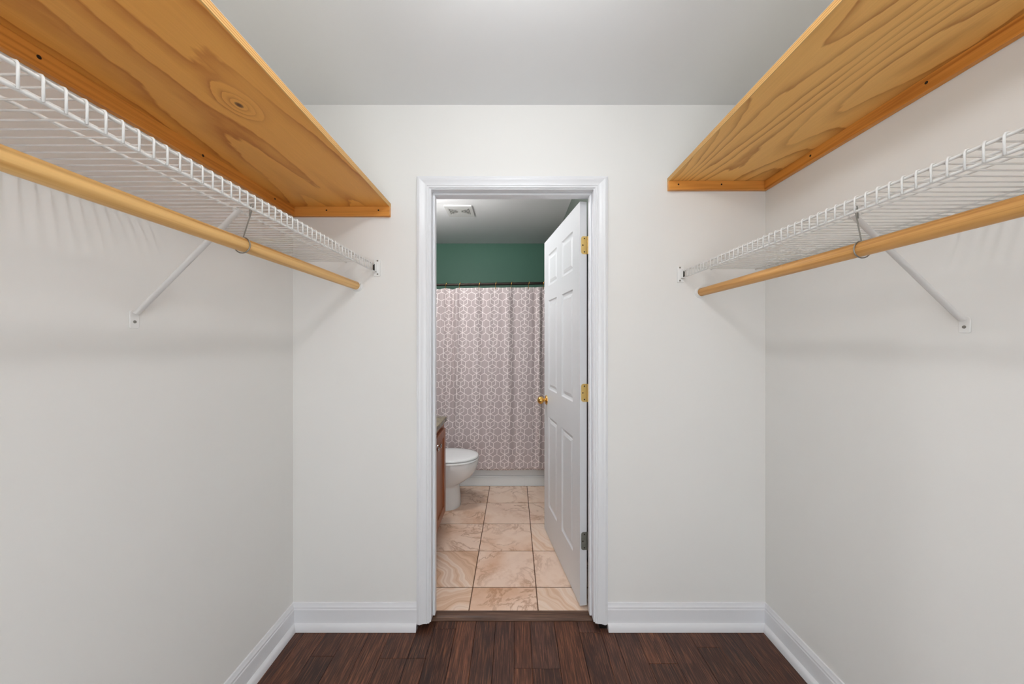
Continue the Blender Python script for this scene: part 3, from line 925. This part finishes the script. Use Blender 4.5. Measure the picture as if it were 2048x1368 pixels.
# vanity
vy_0, vy_1 = 1.85, 2.606
van = empty('vanity_cabinet', (-0.79, 2.23, TZ), 'cherry wood bathroom vanity cabinet left of the doorway', 'cabinet')
obj('cabinet_body', box(BXL + 0.002, -0.505, vy_0, vy_1, 0.115, 0.762), M_cherry, van)
obj('toe_kick', box(BXL + 0.002, -0.57, vy_0, vy_1, TZ, 0.115), M_cherry, van)
for y0, y1, yk in ((1.89, 2.243, 2.212), (2.25, 2.562, 2.283)):
    z0, z1 = 0.139, 0.730
    xf = -0.485
    dr = empty('cabinet_door', (-0.495, (y0 + y1) / 2, z0), parent=van)
    w = 0.055
    obj('door_stile', box(-0.505, xf, y0, y0 + w, z0, z1), M_cherry, dr, bevel=0.003)
    obj('door_stile', box(-0.505, xf, y1 - w, y1, z0, z1), M_cherry, dr, bevel=0.003)
    obj('door_rail', box(-0.505, xf, y0 + w, y1 - w, z0, z0 + w), M_cherry, dr, bevel=0.003)
    obj('door_rail', box(-0.505, xf, y0 + w, y1 - w, z1 - w, z1), M_cherry, dr, bevel=0.003)
    obj('door_panel', box(-0.505, xf - 0.010, y0 + w, y1 - w, z0 + w, z1 - w), M_cherry, dr)
    M = frame_matrix(Vector((xf, yk, 0.678)), Vector((0, 1, 0)), Vector((0, 0, 1)), Vector((1, 0, 0)))
    obj('knob', lathe([(0.008, 0), (0.006, 0.008), (0.007, 0.014), (0.014, 0.019), (0.0145, 0.024), (0.009, 0.028), (0, 0.029)], 20, M), M_chrome, dr, smooth=50)
ct = obj('vanity_countertop', box(BXL + 0.001, -0.489, vy_0 - 0.01, 2.627, 0.7622, 0.795), M_stone, None, bevel=0.004)
tag(ct, 'brown green stone vanity countertop beside the left jamb', 'countertop')

# toilet, facing right
tcy = 2.94
toi = empty('toilet', (-0.6, tcy, TZ), 'white toilet between the vanity and the bathtub', 'toilet')
def egg(xf, xb, hw, z, xc=-0.56, n=40, p=2.25):
    pts = []
    for k in range(n):
        a = 2 * math.pi * k / n
        c, s_ = math.cos(a), math.sin(a)
        if c >= 0:
            x = xc + (xf - xc) * (abs(c) ** (2 / p)) ; y = hw * math.copysign(abs(s_) ** (2 / p), s_)
        else:
            x = xc - (xc - xb) * (abs(c) ** 0.6); y = hw * math.copysign(abs(s_) ** 0.75, s_)
        pts.append((x, tcy + y, z))
    return pts
bowl = [egg(-.434, -.85, .118, TZ), egg(-.432, -.85, .118, .03), egg(-.437, -.85, .112, .10), egg(-.446, -.85, .107, .17), egg(-.449, -.85, .107, .188),
        egg(-.430, -.85, .121, .203), egg(-.385, -.85, .140, .228), egg(-.34, -.85, .158, .262), egg(-.31, -.85, .172, .302),
        egg(-.293, -.85, .181, .345), egg(-.289, -.85, .183, .375), egg(-.293, -.85, .181, .386)]
obj('bowl', loft(bowl), M_porc, toi, smooth=60)
obj('seat', loft([egg(-.290, -.79, .183, .3875), egg(-.287, -.79, .186, .390), egg(-.287, -.79, .186, .399), egg(-.290, -.79, .183, .402)]), M_porc, toi, smooth=50)
lidr = [egg(-.296, -.80, .177, .4065), egg(-.289, -.80, .183, .4085), egg(-.289, -.80, .183, .416), egg(-.294, -.80, .179, .422), egg(-.32, -.79, .155, .4265), egg(-.40, -.76, .09, .4285)]
obj('lid', loft(lidr), M_porc, toi, smooth=50)
tk = obj('tank', loft([rr_ring(-1.065, -.865, tcy - .20, tcy + .20, .03, .37), rr_ring(-1.068, -.855, tcy - .225, tcy + .225, .03, .70)]), M_porc, toi, smooth=50)
obj('tank_lid', loft([rr_ring(-1.072, -.845, tcy - .235, tcy + .235, .03, .7005), rr_ring(-1.072, -.845, tcy - .235, tcy + .235, .03, .733), rr_ring(-1.066, -.851, tcy - .229, tcy + .229, .03, .738)]), M_porc, toi, smooth=50)
obj('flush_lever', mk_tube([(-.856, tcy - .16, .655), (-.842, tcy - .16, .655), (-.838, tcy - .14, .653), (-.838, tcy - .09, .648)], 0.006, 10), M_chrome, toi, smooth=50)

# mirror and light bar over the vanity, out of the camera's view
mir = empty('wall_mirror', (BXL, 2.23, 0.95), 'plain wall mirror above the vanity', 'mirror')
obj('glass', box(BXL + 0.001, BXL + 0.006, 1.90, 2.58, 0.92, 1.80), M_mirror, mir)
M_bulb = emit('lit_vanity_globe', (1.0, 0.985, 0.98, 1), BATH_STRENGTH)
vl = empty('vanity_light', (BXL, 2.23, 1.93), 'light bar with three added upturned shades above the vanity mirror', 'lamp')
obj('back_plate', box(BXL + 0.001, BXL + 0.03, 1.96, 2.50, 1.90, 2.01), M_chrome, vl, bevel=0.004)
for y in (2.05, 2.23, 2.41):
    MG = Matrix.Translation((BXL + 0.09, y, 1.955))
    obj('added_shade', lathe([(0, -0.055), (0.03, -0.055), (0.048, -0.02), (0.060, 0.03), (0.057, 0.03), (0.045, -0.018), (0.028, -0.051), (0, -0.051)], 24, MG), M_brace, vl, smooth=50)  # upturned shades added to send the light at the ceiling, not the door
    obj('bulb', lathe([(0, -0.03), (0.018, -0.026), (0.034, -0.006), (0.038, 0.012), (0.034, 0.030), (0.02, 0.043), (0, 0.047)], 24, MG), M_bulb, vl, smooth=80)
    obj('arm', mk_tube([(BXL + 0.03, y, 1.925), (BXL + 0.06, y, 1.90), (BXL + 0.09, y, 1.899)], 0.009, 10), M_chrome, vl, smooth=50)
M_bfill = emit('bathroom_fill_glow', (0.98, 0.985, 1.0, 1), FILL_STRENGTH)
bl = empty('bathroom_fill_lamp', (-0.55, 2.40, ZC), 'added unseen fill dome on the bathroom ceiling', 'lamp')  # made-up dome, added out of view to brighten curtain, toilet and tub
MB = Matrix.Translation((-0.55, 2.40, 0))
obj('fill_lamp_base', lathe([(0, ZC - 0.0005), (0.095, ZC - 0.0005), (0.095, ZC - 0.014), (0, ZC - 0.014)], 32, MB), M_chrome, bl, smooth=40)
obj('fill_dome', lathe([(0.09, ZC - 0.0145), (0.087, ZC - 0.03), (0.07, ZC - 0.045), (0.04, ZC - 0.055), (0, ZC - 0.058)], 32, MB), M_bfill, bl, smooth=80)
